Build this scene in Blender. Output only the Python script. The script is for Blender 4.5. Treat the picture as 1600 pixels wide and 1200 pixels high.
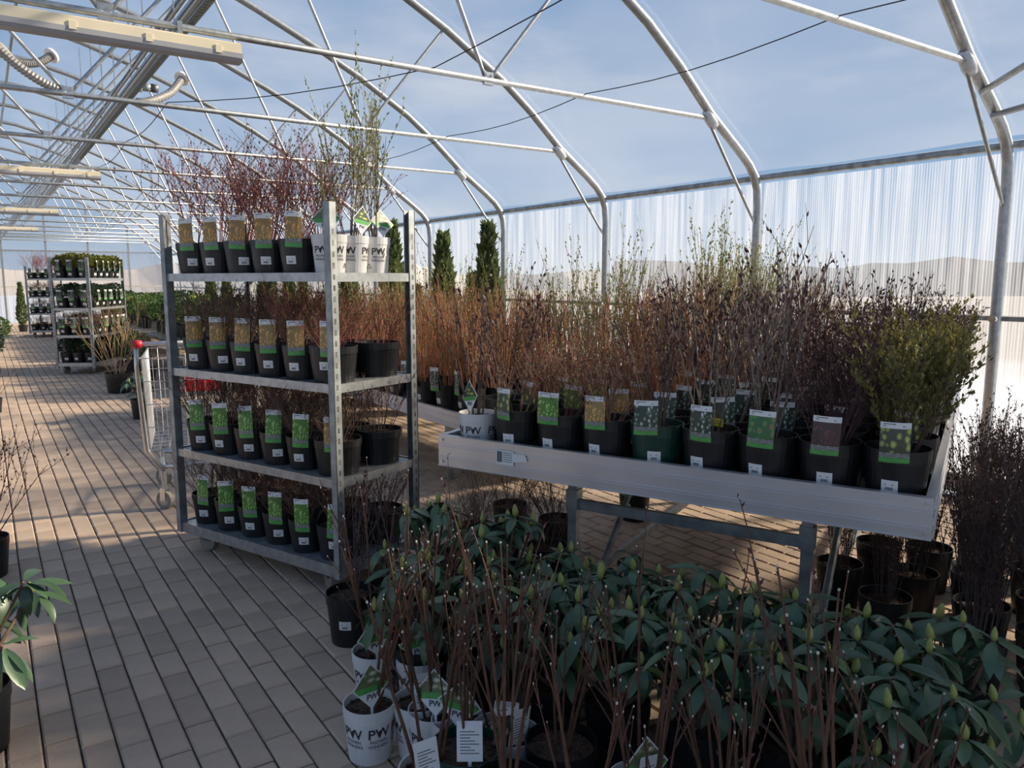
import bpy, math, random
from mathutils import Vector, Matrix
for o in list(bpy.data.objects): bpy.data.objects.remove(o)
S = bpy.context.scene; COL = S.collection
R = math.radians
# ------------------------------------------------------------------ camera
cd = bpy.data.cameras.new('camera'); cam = bpy.data.objects.new('camera', cd); COL.objects.link(cam)
cd.sensor_width = 36; cd.lens = 27.0; cd.clip_start = .05; cd.clip_end = 600
PITCH = math.atan(163/1200); YAW = R(34.4); CAMH = 1.5
cam.location = (0, 0, CAMH); cam.rotation_euler = (R(90)-PITCH, 0, -YAW)
S.camera = cam
# ------------------------------------------------------------------ world, sun, exposure
w = bpy.data.worlds.new('sky'); S.world = w; w.use_nodes = True
nt = w.node_tree; nt.nodes.clear()
def N(t, typ, **k):
    n = t.nodes.new(typ)
    for a, b in k.items():
        if a.startswith('i_'):
            key = a[2:]; n.inputs[int(key) if key.isdigit() else key.replace('_', ' ')].default_value = b
        else: setattr(n, a, b)
    return n
out = N(nt, 'ShaderNodeOutputWorld'); bg = N(nt, 'ShaderNodeBackground', i_Strength=.63)
tc = N(nt, 'ShaderNodeTexCoord'); sep = N(nt, 'ShaderNodeSeparateXYZ')
nt.links.new(tc.outputs['Generated'], sep.inputs[0])
ramp = N(nt, 'ShaderNodeValToRGB')
e = ramp.color_ramp.elements
e[0].position = 0.0; e[0].color = (.56, .68, .82, 1)
e[1].position = 0.75; e[1].color = (.13, .29, .60, 1)
q = e.new(.12); q.color = (.36, .55, .82, 1)
q = e.new(.38); q.color = (.20, .40, .72, 1)
nt.links.new(sep.outputs['Z'], ramp.inputs[0])
mp = N(nt, 'ShaderNodeMapping'); mp.inputs['Scale'].default_value = (1.6, 1.6, 7.0)
nt.links.new(tc.outputs['Generated'], mp.inputs[0])
cl = N(nt, 'ShaderNodeTexNoise', i_Scale=1.7, i_Detail=6.0, i_Roughness=.55); nt.links.new(mp.outputs[0], cl.inputs[0])
cr = N(nt, 'ShaderNodeMapRange', i_1=.50, i_2=.72); nt.links.new(cl.outputs[0], cr.inputs[0])
ml = N(nt, 'ShaderNodeMath', operation='MULTIPLY', i_1=.35); nt.links.new(cr.outputs[0], ml.inputs[0])
mx = N(nt, 'ShaderNodeMixRGB'); mx.inputs[2].default_value = (.95, .96, 1.0, 1)
nt.links.new(ml.outputs[0], mx.inputs[0]); nt.links.new(ramp.outputs[0], mx.inputs[1])
nt.links.new(mx.outputs[0], bg.inputs[0]); nt.links.new(bg.outputs[0], out.inputs[0])
sd = bpy.data.lights.new('sun', 'SUN'); sun = bpy.data.objects.new('sun', sd); COL.objects.link(sun)
sd.energy = 8.0; sd.angle = R(4); sd.color = (1.0, .86, .66)
SAZ = R(108); SEL = R(27)          # azimuth measured from +Y towards +X, elevation
sv = Vector((math.sin(SAZ)*math.cos(SEL), math.cos(SAZ)*math.cos(SEL), math.sin(SEL)))
sun.rotation_euler = sv.to_track_quat('Z', 'Y').to_euler(); sun.location = (12, 8, 9)
S.view_settings.view_transform = 'Standard'; S.view_settings.look = 'None'
S.view_settings.gamma = 1; S.view_settings.use_curve_mapping = False
S.view_settings.exposure = 0.3

# ------------------------------------------------------------------ materials
MATS = {}
def newmat(name):
    m = bpy.data.materials.new(name); m.use_nodes = True; m.node_tree.nodes.clear(); MATS[name] = m
    return m, m.node_tree
def c4(c): return (c[0], c[1], c[2], 1)
def mat(name, col, rough=.6, metal=0., var=.25, scale=8., col2=None, rnd=0., spec=.5, bump=0., bscale=None, transl=0.):
    """principled with noise variation, per-object random value and optional fine relief"""
    if name in MATS: return MATS[name]
    m, t = newmat(name); L = t.links.new
    o = N(t, 'ShaderNodeOutputMaterial'); p = N(t, 'ShaderNodeBsdfPrincipled', i_Roughness=rough, i_Metallic=metal)
    p.inputs['Specular IOR Level'].default_value = spec
    tcn = N(t, 'ShaderNodeTexCoord'); nz = N(t, 'ShaderNodeTexNoise', i_Scale=scale, i_Detail=4.)
    L(tcn.outputs['Object'], nz.inputs[0])
    mxr = N(t, 'ShaderNodeMixRGB'); a = col; b = col2 or tuple(x*(1-var*2) for x in col)
    mxr.inputs[1].default_value = c4(a); mxr.inputs[2].default_value = c4(b)
    mr = N(t, 'ShaderNodeMapRange', i_1=.35, i_2=.65); L(nz.outputs[0], mr.inputs[0]); L(mr.outputs[0], mxr.inputs[0])
    last = mxr.outputs[0]
    if rnd:
        oi = N(t, 'ShaderNodeObjectInfo'); r2 = N(t, 'ShaderNodeMapRange', i_3=1-rnd, i_4=1+rnd); L(oi.outputs['Random'], r2.inputs[0])
        hs = N(t, 'ShaderNodeHueSaturation'); L(r2.outputs[0], hs.inputs['Value']); L(last, hs.inputs['Color']); last = hs.outputs[0]
    L(last, p.inputs['Base Color'])
    if bump:
        nb = N(t, 'ShaderNodeTexNoise', i_Scale=bscale or scale*6, i_Detail=5.); L(tcn.outputs['Object'], nb.inputs[0])
        bp = N(t, 'ShaderNodeBump', i_Strength=bump, i_Distance=.01); L(nb.outputs[0], bp.inputs['Height']); L(bp.outputs[0], p.inputs['Normal'])
    if transl:
        tr = N(t, 'ShaderNodeBsdfTranslucent'); L(last, tr.inputs[0]); ms = N(t, 'ShaderNodeMixShader', i_0=transl)
        L(p.outputs[0], ms.inputs[1]); L(tr.outputs[0], ms.inputs[2]); L(ms.outputs[0], o.inputs[0])
    else: L(p.outputs[0], o.inputs[0])
    return m
galv = mat('galvanised_steel', (.46, .48, .49), .42, .8, .12, 30)
galv_dull = mat('dull_galvanised', (.40, .43, .44), .5, .6, .2, 14)
dark_steel = mat('weathered_steel', (.20, .20, .20), .55, .5, .3, 20)
alu = mat('aluminium_profile', (.66, .66, .69), .36, .75, .08, 3)
black_pl = mat('black_plastic', (.012, .013, .015), .42, 0, .2, 20, rnd=.3)
green_pl = mat('green_plastic', (.008, .05, .035), .4, 0, .2, 20)
white_pl = mat('white_pot_plastic', (.72, .70, .68), .45, 0, .06, 9)
lum_body = mat('cream_housing', (.80, .71, .52), .5, 0, .05, 5)
lum_diff = mat('grey_diffuser', (.42, .42, .44), .25, 0, .05, 5)
hose_m = mat('grey_hose', (.30, .29, .28), .5, .2, .15, 40)
white_m = mat('white_paper', (.80, .79, .77), .6, 0, .03, 9)
ink = mat('dark_ink', (.03, .03, .035), .7, 0, .1, 9)
ink_grey = mat('grey_ink', (.16, .16, .17), .7, 0, .1, 9)
soil = mat('bark_soil', (.10, .055, .035), .95, 0, .4, 60, col2=(.035, .02, .014), bump=.8, bscale=120)
rubber = mat('grey_rubber', (.30, .27, .22), .7, 0, .2, 10)
dark_rubber = mat('dark_rubber', (.05, .045, .04), .7, 0, .2, 10)
red_pl = mat('red_plastic', (.72, .02, .03), .4, 0, .1, 8)
chrome = mat('zinc_wire', (.66, .67, .68), .28, .9, .06, 30)
paver_m = mat('concrete_paver', (.54, .40, .29), .85, 0, .18, 5, col2=(.42, .31, .23), rnd=.15, bump=.25, bscale=90)
sand_m = mat('joint_sand', (.09, .075, .06), .95, 0, .3, 30)
wire_m = mat('black_wire', (.02, .02, .025), .6)
wood_m = mat('pale_board', (.62, .57, .50), .7, 0, .1, 6)
bark = {}
for k, a, b in (('red', (.30, .09, .07), (.16, .06, .05)), ('brown', (.20, .11, .075), (.11, .07, .05)),
                ('orange', (.40, .17, .075), (.26, .12, .06)), ('stick', (.16, .075, .04), (.09, .04, .025)),
                ('dark', (.10, .07, .06), (.055, .04, .038)), ('grey', (.22, .18, .15), (.12, .09, .075)),
                ('purple', (.10, .05, .05), (.06, .035, .035)), ('yellow', (.42, .36, .13), (.28, .22, .08)), ('tan', (.42, .29, .16), (.30, .19, .10))):
    bark[k] = mat('bark_'+k, a, .8, 0, 0, 25, col2=b, rnd=.25)
bud_g = mat('green_bud', (.30, .34, .10), .6, 0, .2, 30, transl=.3)
bud_d = mat('dark_bud', (.13, .05, .045), .7, 0, .2, 30)
cut_m = mat('cut_wood', (.85, .78, .66), .7)
leaf_o = mat('olive_small_leaf', (.24, .22, .065), .6, 0, .3, 30, rnd=.2, transl=.3)
leaf_p = mat('purple_small_leaf', (.09, .045, .045), .6, 0, .3, 30, rnd=.2, transl=.2)
leaf_y = mat('yellow_green_leaf', (.46, .47, .09), .5, 0, .2, 14, rnd=.25, transl=.4)
leaf_g = mat('mid_green_leaf', (.13, .22, .06), .5, 0, .25, 14, rnd=.25, transl=.3)
leaf_d = mat('dark_green_leaf', (.05, .10, .05), .5, 0, .3, 14, rnd=.25, transl=.2)
leaf_c = mat('conifer_green', (.19, .25, .085), .7, 0, .3, 12, rnd=.2, transl=.2)
leaf_cy = mat('golden_conifer', (.26, .27, .06), .7, 0, .3, 12, rnd=.2, transl=.2)
rh_leaf = mat('rhododendron_leaf', (.040, .088, .040), .36, 0, .3, 14, col2=(.065, .115, .055), rnd=.35, spec=.6)
rh_leaf2 = mat('rhododendron_young_leaf', (.13, .19, .05), .4, 0, .2, 14, rnd=.2)
rh_bud = mat('rhododendron_bud', (.36, .38, .10), .5, 0, .2, 30)
pink_m = mat('pink_blossom', (.75, .25, .50), .6, 0, .2, 30)
# tag faces -----------------------------------------------------------
def photo(name, a, b, c, scale=9.):
    m, t = newmat(name); L = t.links.new
    o = N(t, 'ShaderNodeOutputMaterial'); p = N(t, 'ShaderNodeBsdfPrincipled', i_Roughness=.35)
    u = N(t, 'ShaderNodeTexCoord'); v = N(t, 'ShaderNodeTexVoronoi', i_Scale=scale); L(u.outputs['UV'], v.inputs[0])
    nz = N(t, 'ShaderNodeTexNoise', i_Scale=scale*.6, i_Detail=5.); L(u.outputs['UV'], nz.inputs[0])
    ad = N(t, 'ShaderNodeMath', operation='ADD'); L(v.outputs['Distance'], ad.inputs[0]); L(nz.outputs[0], ad.inputs[1])
    r = N(t, 'ShaderNodeValToRGB'); e = r.color_ramp.elements
    e[0].position = .55; e[0].color = c4(a); e[1].position = 1.05; e[1].color = c4(c); k = e.new(.8); k.color = c4(b)
    L(ad.outputs[0], r.inputs[0]); L(r.outputs[0], p.inputs['Base Color']); L(p.outputs[0], o.inputs[0])
    return m
PH = {'orange': photo('photo_orange_shrub', (.95, .55, .16), (.70, .38, .10), (.32, .20, .07)),
      'green': photo('photo_green_leaves', (.60, .78, .30), (.30, .52, .12), (.09, .22, .04)),
      'white': photo('photo_white_flowers', (.80, .82, .78), (.16, .22, .16), (.03, .05, .035), 7),
      'berry': photo('photo_red_berries', (.65, .05, .03), (.08, .28, .09), (.04, .14, .05), 5),
      'maroon': photo('photo_maroon_shrub', (.26, .06, .07), (.12, .03, .04), (.05, .03, .03)),
      'lime': photo('photo_lime_shrub', (.55, .62, .12), (.30, .38, .10), (.06, .07, .05), 5),
      'cream': photo('photo_cream_panicle', (.78, .74, .62), (.40, .40, .24), (.14, .17, .08), 4),
      'pink': photo('photo_pink_flowers', (.80, .45, .62), (.30, .22, .20), (.05, .06, .04), 6)}
foot_g = mat('tag_green', (.12, .45, .10), .4)
icons = bpy.data.materials.new('tag_icons'); icons.use_nodes = True; t_ = icons.node_tree
ck = N(t_, 'ShaderNodeTexBrick', offset=.5, i_Scale=5., i_Mortar_Size=.07, i_Brick_Width=.55, i_Row_Height=.34); ck.inputs['Color1'].default_value = (.62, .62, .60, 1); ck.inputs['Color2'].default_value = (.30, .32, .30, 1); ck.inputs['Mortar'].default_value = (.03, .035, .03, 1)
uv_ = N(t_, 'ShaderNodeTexCoord'); mp_ = N(t_, 'ShaderNodeMapping'); mp_.inputs['Scale'].default_value = (1, 2.2, 1)
t_.links.new(uv_.outputs['UV'], mp_.inputs[0]); t_.links.new(mp_.outputs[0], ck.inputs['Vector']); t_.links.new(ck.outputs[0], t_.nodes['Principled BSDF'].inputs['Base Color'])
# see-through sheeting --------------------------------------------------
def sheet(name, transp, diff_col, stripe=None, gloss=.05):
    m, t = newmat(name); L = t.links.new
    o = N(t, 'ShaderNodeOutputMaterial'); tr = N(t, 'ShaderNodeBsdfTransparent'); tl = N(t, 'ShaderNodeBsdfTranslucent'); df = N(t, 'ShaderNodeBsdfDiffuse')
    tr.inputs[0].default_value = (.97, .98, 1, 1); tl.inputs[0].default_value = c4(diff_col); df.inputs[0].default_value = c4(diff_col)
    m1 = N(t, 'ShaderNodeMixShader', i_0=.25); L(tl.outputs[0], m1.inputs[1]); L(df.outputs[0], m1.inputs[2])
    m2 = N(t, 'ShaderNodeMixShader'); L(m1.outputs[0], m2.inputs[1]); L(tr.outputs[0], m2.inputs[2])
    g = N(t, 'ShaderNodeBsdfGlossy', i_Roughness=.15); m3 = N(t, 'ShaderNodeMixShader', i_0=gloss); L(m2.outputs[0], m3.inputs[1]); L(g.outputs[0], m3.inputs[2])
    tcn = N(t, 'ShaderNodeTexCoord'); mpn = N(t, 'ShaderNodeMapping'); L(tcn.outputs['Object'], mpn.inputs[0])
    nz = N(t, 'ShaderNodeTexNoise', i_Detail=4.); L(mpn.outputs[0], nz.inputs[0])
    if stripe:      # ribbed twin-wall sheet: ribs run upright
        mpn.inputs['Scale'].default_value = (14, 14, .35); nz.inputs['Scale'].default_value = 2.0
        wv = N(t, 'ShaderNodeTexWave', bands_direction=stripe, i_Scale=16.); L(tcn.outputs['Object'], wv.inputs[0])
        ad = N(t, 'ShaderNodeMath', operation='MULTIPLY_ADD', i_1=.25); L(wv.outputs['Fac'], ad.inputs[0]); L(nz.outputs[0], ad.inputs[2])
        src = ad.outputs[0]; lo, hi = .42, .92
    else:
        mpn.inputs['Scale'].default_value = (.7, .25, .7); nz.inputs['Scale'].default_value = 1.6
        src = nz.outputs[0]; lo, hi = .3, .75
    mr = N(t, 'ShaderNodeMapRange', i_1=lo, i_2=hi, i_3=transp[0], i_4=transp[1]); L(src, mr.inputs[0]); L(mr.outputs[0], m2.inputs[0])
    L(m3.outputs[0], o.inputs[0]); return m
film = sheet('greenhouse_film', (.93, .82), (.82, .80, .77), None, .03)
poly = sheet('twin_wall_sheet', (.96, .58), (.62, .65, .70), 'Y', .03)
poly_g = sheet('twin_wall_sheet_gable', (.96, .58), (.62, .65, .70), 'X', .03)

# ------------------------------------------------------------------ mesh helpers
class MB:
    def __init__(s): s.v = []; s.f = []; s.m = []; s.uv = []
    def add(s, vs, fs, mi=0, uvs=None):
        b = len(s.v); s.v += [tuple(x) for x in vs]
        for i, f in enumerate(fs):
            s.f.append(tuple(b+j for j in f)); s.m.append(mi); s.uv.append(uvs[i] if uvs else None)
    def box(s, lo, hi, mi=0, M=None):
        x0, y0, z0 = lo; x1, y1, z1 = hi
        vs = [(x0,y0,z0),(x1,y0,z0),(x1,y1,z0),(x0,y1,z0),(x0,y0,z1),(x1,y0,z1),(x1,y1,z1),(x0,y1,z1)]
        if M is not None: vs = [M @ Vector(p) for p in vs]
        s.add(vs, [(3,2,1,0),(4,5,6,7),(0,1,5,4),(1,2,6,5),(2,3,7,6),(3,0,4,7)], mi)
    def tube(s, pts, r, mi=0, n=6, cap=True):
        pts = [Vector(p) for p in pts]; k = len(pts); rr = r if isinstance(r, (list, tuple)) else [r]*k
        vs = []; prev = None
        for i in range(k):
            d = (pts[min(i+1, k-1)]-pts[max(i-1, 0)]).normalized()
            if prev is None:
                a = Vector((0, 0, 1)) if abs(d.z) < .9 else Vector((1, 0, 0)); x = d.cross(a).normalized()
            else:
                x = (prev-d*prev.dot(d))
                x = x.normalized() if x.length > 1e-6 else d.orthogonal().normalized()
            prev = x; y = d.cross(x)
            for j in range(n):
                an = 2*math.pi*j/n; vs.append(pts[i]+(x*math.cos(an)+y*math.sin(an))*rr[i])
        fs = [(i*n+j, i*n+(j+1) % n, (i+1)*n+(j+1) % n, (i+1)*n+j) for i in range(k-1) for j in range(n)]
        if cap: fs += [tuple(range(n-1, -1, -1)), tuple((k-1)*n+j for j in range(n))]
        s.add(vs, fs, mi)
    def lathe(s, prof, n=20, mi=0, c=(0, 0, 0)):
        vs = [(c[0]+r*math.cos(2*math.pi*j/n), c[1]+r*math.sin(2*math.pi*j/n), c[2]+z) for r, z in prof for j in range(n)]
        s.add(vs, [(i*n+j, i*n+(j+1) % n, (i+1)*n+(j+1) % n, (i+1)*n+j) for i in range(len(prof)-1) for j in range(n)], mi)
    def disc(s, r, z, n=20, mi=0, dome=0., c=(0, 0)):
        vs = [(c[0], c[1], z+dome)]+[(c[0]+r*math.cos(2*math.pi*j/n), c[1]+r*math.sin(2*math.pi*j/n), z) for j in range(n)]
        s.add(vs, [(0, 1+j, 1+(j+1) % n) for j in range(n)], mi)
    def mesh(s, name, mats, smooth=False):
        me = bpy.data.meshes.new(name); me.from_pydata(s.v, [], s.f)
        for m in (mats if isinstance(mats, (list, tuple)) else [mats]): me.materials.append(m)
        me.polygons.foreach_set('material_index', s.m)
        if smooth: me.polygons.foreach_set('use_smooth', [True]*len(s.f))
        if any(u is not None for u in s.uv):
            ul = me.uv_layers.new(name='UVMap'); k = 0; dat = [0.]*(2*len(ul.data))
            for p, u in zip(s.f, s.uv):
                for j in range(len(p)):
                    if u: dat[2*k], dat[2*k+1] = u[j]
                    k += 1
            ul.data.foreach_set('uv', dat)
        me.update(); return me
    def build(s, name, mats, parent=None, smooth=False, loc=(0,0,0), rz=0): return ob(name, s.mesh(name, mats, smooth), parent, loc, rz)
def ob(name, me, parent=None, loc=(0,0,0), rz=0, rot=None, sc=None):
    o = bpy.data.objects.new(name, me); COL.objects.link(o); o.parent = parent; o.location = loc
    o.rotation_euler = rot if rot is not None else (0, 0, rz)
    if sc is not None: o.scale = sc if isinstance(sc, (tuple, list)) else (sc, sc, sc)
    return o
def tag(o, label, cat, group=None):
    o['label'] = label; o['category'] = cat
    if group: o['group'] = group
    return o
def thing(name, label, cat, loc=(0,0,0), rz=0, group=None): return tag(ob(name, None, None, loc, rz), label, cat, group)
def struct(o): o['kind'] = 'structure'; return o
def px(x, y, axis, val):
    """photo pixel -> point where its ray meets a plane axis=val"""
    fw = Vector((math.sin(YAW)*math.cos(PITCH), math.cos(YAW)*math.cos(PITCH), -math.sin(PITCH)))
    rt = Vector((math.cos(YAW), -math.sin(YAW), 0)); up = rt.cross(fw)
    d = fw*1200+rt*(x-800)+up*(600-y); o = Vector((0, 0, CAMH)); return o+d*((val-o[axis])/d[axis])
rnd = random.Random(7)

# ------------------------------------------------------------------ setting: floor
FX0, FX1, FY0, FY1 = -4.35, 5.55, -1.2, 31.0
base = MB(); base.box((FX0, FY0, -.12), (FX1, FY1, -.012)); floor = struct(base.build('floor', sand_m))
def paver_geo(b, x, y, dz, g=.003, ch=.006):
    x0, x1, y0, y1 = x+g, x+.1-g, y+g, y+.2-g
    vs = [(x0,y0,-.02),(x1,y0,-.02),(x1,y1,-.02),(x0,y1,-.02),(x0,y0,dz-ch),(x1,y0,dz-ch),(x1,y1,dz-ch),(x0,y1,dz-ch),
          (x0+ch,y0+ch,dz),(x1-ch,y0+ch,dz),(x1-ch,y1-ch,dz),(x0+ch,y1-ch,dz)]
    b.add(vs, [(0,1,5,4),(1,2,6,5),(2,3,7,6),(3,0,4,7),(4,5,9,8),(5,6,10,9),(6,7,11,10),(7,4,8,11),(8,9,10,11)])
one = MB(); paver_geo(one, 0, 0, 0); paver_me = one.mesh('paver', paver_m)
cand = []; nx = int((FX1-FX0)/.1)
for i in range(nx):
    x = FX0+.1*i; off = (.1 if i % 2 else 0)+rnd.uniform(-.03, .03)
    y = FY0+off
    while y < FY1-.2:
        cand.append((x, y, rnd.uniform(-.003, .002))); y += .2
def key(p):
    x, y = p[0]+.05, p[1]+.1; dep = x*math.sin(YAW)+y*math.cos(YAW); lat = x*math.cos(YAW)-y*math.sin(YAW)
    if dep < 1.9 or abs(lat/dep) > .69: return 1e9
    vis = (x < 1.35-.1*(y-3)) if y < 5 else x < 1.3
    return dep if vis else 1e6+dep
cand.sort(key=key)
for x, y, dz in cand[:298]: ob('paver', paver_me, floor, (x, y, dz))
# the rest: a per-paver colour attribute is replaced by noise in the material
b = MB()
for x, y, dz in cand[298:]: paver_geo(b, x, y, dz)
rest_m = mat('concrete_paver_field', (.54, .40, .29), .85, 0, .18, 4.3, col2=(.38, .285, .215), bump=.25, bscale=90)
pr = b.build('paver_field', rest_m, floor); pr['kind'] = 'stuff'
# outside ground, field and tree line seen through the sheeting
def ground_mat():
    m, t = newmat('outside_ground'); L = t.links.new
    o = N(t, 'ShaderNodeOutputMaterial'); p = N(t, 'ShaderNodeBsdfPrincipled', i_Roughness=.9); tcn = N(t, 'ShaderNodeTexCoord'); sp = N(t, 'ShaderNodeSeparateXYZ')
    nz = N(t, 'ShaderNodeTexNoise', i_Scale=.25, i_Detail=5.); L(tcn.outputs['Object'], nz.inputs[0]); L(tcn.outputs['Object'], sp.inputs[0])
    md = N(t, 'ShaderNodeMath', operation='MULTIPLY_ADD', i_1=8.); L(nz.outputs[0], md.inputs[0]); L(sp.outputs['X'], md.inputs[2])
    r = N(t, 'ShaderNodeMapRange', i_1=14., i_2=22.); L(md.outputs[0], r.inputs[0])
    mxn = N(t, 'ShaderNodeMixRGB'); mxn.inputs[1].default_value = (.72, .72, .74, 1); mxn.inputs[2].default_value = (.30, .25, .20, 1)
    L(r.outputs[0], mxn.inputs[0]); L(mxn.outputs[0], p.inputs['Base Color']); L(p.outputs[0], o.inputs[0]); return m
gm = ground_mat()
g = MB(); g.add([(5.66,-40,-.02),(140,-40,-.02),(140,140,-.02),(5.66,140,-.02)], [(0,1,2,3)])
g.add([(-80,31.1,-.02),(5.66,31.1,-.02),(5.66,140,-.02),(-80,140,-.02)], [(0,1,2,3)])
g.add([(-80,-40,-.02),(-4.5,-40,-.02),(-4.5,31.1,-.02),(-80,31.1,-.02)], [(0,1,2,3)]); struct(g.build('outside_ground', gm))
hill_m = mat('bare_woodland', (.36, .31, .27), .95, 0, .25, .6, col2=(.28, .26, .24))
h = MB(); n = 90; rr = random.Random(3); top = []
path = [(75+12*math.sin(i*.4), -40+i*1.9) for i in range(70)]+[(75-i*2.2, 93+8*math.sin(i*.3)) for i in range(70)]
hs = [2.6+.9*rr.random()+.7*math.sin(i*.23) for i in range(len(path))]
for i in range(len(path)-1):
    (xa, ya), (xb, yb) = path[i], path[i+1]
    dx, dy = (6, 0) if i < 69 else (0, 6)
    h.add([(xa,ya,-.1),(xb,yb,-.1),(xb+dx*.4,yb+dy*.4,hs[i+1]),(xa+dx*.4,ya+dy*.4,hs[i]),(xa+dx,ya+dy,-.1),(xb+dx,yb+dy,-.1)], [(0,1,2,3),(3,2,5,4)])
struct(h.build('hills', hill_m))

# ------------------------------------------------------------------ greenhouse frames
RX = .60; WX = 5.60; LX = 2*RX-WX
prof_r = [(5.60, 0), (5.60, 1.2), (5.60, 2.12), (5.585, 2.27), (5.54, 2.38), (5.46, 2.47), (5.33, 2.57), (4.97, 2.82), (4.60, 3.14), (4.25, 3.40), (3.65, 3.75), (3.24, 3.95),
          (2.54, 4.26), (2.0, 4.48), (1.4, 4.68), (.85, 4.82), (RX, 4.85)]
prof = prof_r + [(2*RX-x, z) for x, z in reversed(prof_r[:-1])]
FR = [.45+1.98*k for k in range(0, 16)]           # FR[1] = 2.43 is the nearest frame in view
def mir(x): return 2*RX-x
fm = {}
a = MB(); a.tube([(x, 0, z) for x, z in prof], .036, n=10); fm['arch'] = a.mesh('arch', galv, True)
a = MB(); a.tube([(4.95, 0, 2.79), (mir(4.95), 0, 2.79)], .019, n=8); fm['chord'] = a.mesh('chord', galv, True)
def strut(p, q, r=.014):
    a = MB(); p = Vector(p); q = Vector(q); d = (q-p).normalized()
    a.tube([p, p+d*.05, p+d*.09, q-d*.09, q-d*.05, q], [r*.9, r*.9, r, r, r*.9, r*.9], n=7); return a.mesh('web_strut', galv, True)
fm['webs'] = [strut((RX+.03, 0, 2.82), (2.0, 0, 4.45)), strut((2.80, 0, 2.82), (2.05, 0, 4.45)), strut((2.86, 0, 2.82), (3.62, 0, 3.74)),
              strut((mir(RX+.03), 0, 2.82), (mir(2.0), 0, 4.45)), strut((mir(2.80), 0, 2.82), (mir(2.05), 0, 4.45)), strut((mir(2.86), 0, 2.82), (mir(3.62), 0, 3.74))]
fm['knee'] = [strut((4.95, 0, 2.76), (5.57, 0, 1.98), .013), strut((mir(4.95), 0, 2.76), (mir(5.57), 0, 1.98), .013)]
a = MB(); a.box((-.035, -.012, -.03), (.035, .012, .05)); a.tube([(-.02, -.02, .03), (-.02, .02, .03)], .008); a.tube([(.02, -.02, .03), (.02, .02, .03)], .008); fm['bracket'] = a.mesh('bracket', chrome)
wrap_m = mat('clear_wrap', (.60, .62, .62), .2, 0, .1, 40)
a = MB(); a.tube([(-.06, 0, .055), (-.02, 0, .022), (.03, 0, -.02), (.06, 0, -.045)], [.030, .043, .045, .038], n=9); fm['wrap'] = a.mesh('wrapped_joint', wrap_m, True)
for k, y in enumerate(FR):
    t = thing('roof_truss', 'galvanised steel arch truss with zigzag struts '+('carrying a strip light' if k in (2, 5, 8, 11) else 'and no light fitting'), 'roof truss', (0, y, 0), 0, 'arch trusses with a light' if k in (2, 5, 8, 11) else 'arch trusses without a light')
    ob('arch', fm['arch'], t); ob('lower_chord', fm['chord'], t)
    for wmesh in fm['webs']: ob('web_strut', wmesh, t)
    for wmesh in fm['knee']: ob('knee_brace', wmesh, t)
    for x in (RX, 2.83, mir(2.83)): ob('bracket', fm['bracket'], t, (x, 0, 2.79))
    for s in (1, -1): ob('wrapped_joint', fm['wrap'], t, (4.96 if s > 0 else mir(4.96), 0, 2.78), 0, sc=(s, 1, 1))
# ceiling film, one sheet for each bay, laid over the arches
ceil = struct(ob('ceiling', None))
roof_pts = [(x+ (0.045 if x > RX else -.045 if x < RX else 0)*(1 if z < 3 else .6), z+.045) for x, z in prof if z > 2.3]
def bay(y0, y1):
    a = MB(); ns = 6; vs = []; rw = random.Random(int(y0*100))
    for i in range(ns+1):
        f = i/ns; sag = -.03*math.sin(math.pi*f)
        for x, z in roof_pts: vs.append((x, y0+(y1-y0)*f, z+sag*.6+(rw.uniform(-.006, .006) if 0 < i < ns else 0)))
    m = len(roof_pts); a.add(vs, [(i*m+j, i*m+j+1, (i+1)*m+j+1, (i+1)*m+j) for i in range(ns) for j in range(m-1)])
    return a.mesh('film_sheet', film, True)
for y0, y1 in zip(FR[:-1], FR[1:]): ob('film_sheet', bay(y0, y1), ceil)
# unseen near end behind the viewer; its opaque half is added to shade the foreground
shade_m = mat('shade_panel', (.58, .50, .41), .8, 0, .1, 3)  # pale cream so the added shell bounces some light forward
half = len(prof)//2
def shell(pts2):
    a = MB(); m = len(pts2); a.add([(x, FR[0], z+.05) for x, z in pts2]+[(x, -3.5, z+.05) for x, z in pts2], [(j, j+1, m+j+1, m+j) for j in range(m-1)]); return a
struct(shell(prof[:half+1]).build('wall_shade', shade_m))                 # added right wall and slope, out of view, blocking sun from the near plants
wb = struct(ob('wall_back', None)); ob('film_sheet', shell(prof[half:]).mesh('film_sheet', film), wb)
a = MB(); a.add([(x, -3.5, z+.05) for x, z in prof], [tuple(range(len(prof)))]); ob('gable_film', a.mesh('gable_film', film), wb)
a = MB(); a.box((mir(5.6), -3.5, -.12), (5.6, FY0, -.002)); ob('threshold', a.mesh('threshold', paver_m), wb)
# right wall: twin-wall sheets between posts, rails
wr = struct(ob('wall_right', None)); wl = struct(ob('wall_left', None))
def sheet_mesh(y0, y1, z0, z1):
    a = MB(); a.box((-.004, y0, z0), (.004, y1, z1)); return a.mesh('twin_wall_panel', poly)
for y0, y1 in zip(FR[:-1], FR[1:]):
    for z0, z1 in ((.12, 1.22), (1.26, 2.33)):
        me = sheet_mesh(0, y1-y0-.012, z0, z1)
        ob('twin_wall_panel', me, wr, (5.655, y0, 0)); ob('twin_wall_panel', me, wl, (mir(5.655), y0, 0))
a = MB(); a.tube([(0, FR[0], 0), (0, FR[-1], 0)], .028, n=8); rail_me = a.mesh('eave_rail', galv_dull, True)
a = MB(); a.box((-.012, FR[0], -.015), (.012, FR[-1], .015)); mid_me = a.mesh('middle_rail', galv_dull)
a = MB(); a.box((-.02, FR[0], 0), (.02, FR[-1], .13)); bot_me = a.mesh('bottom_board', wood_m)
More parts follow.
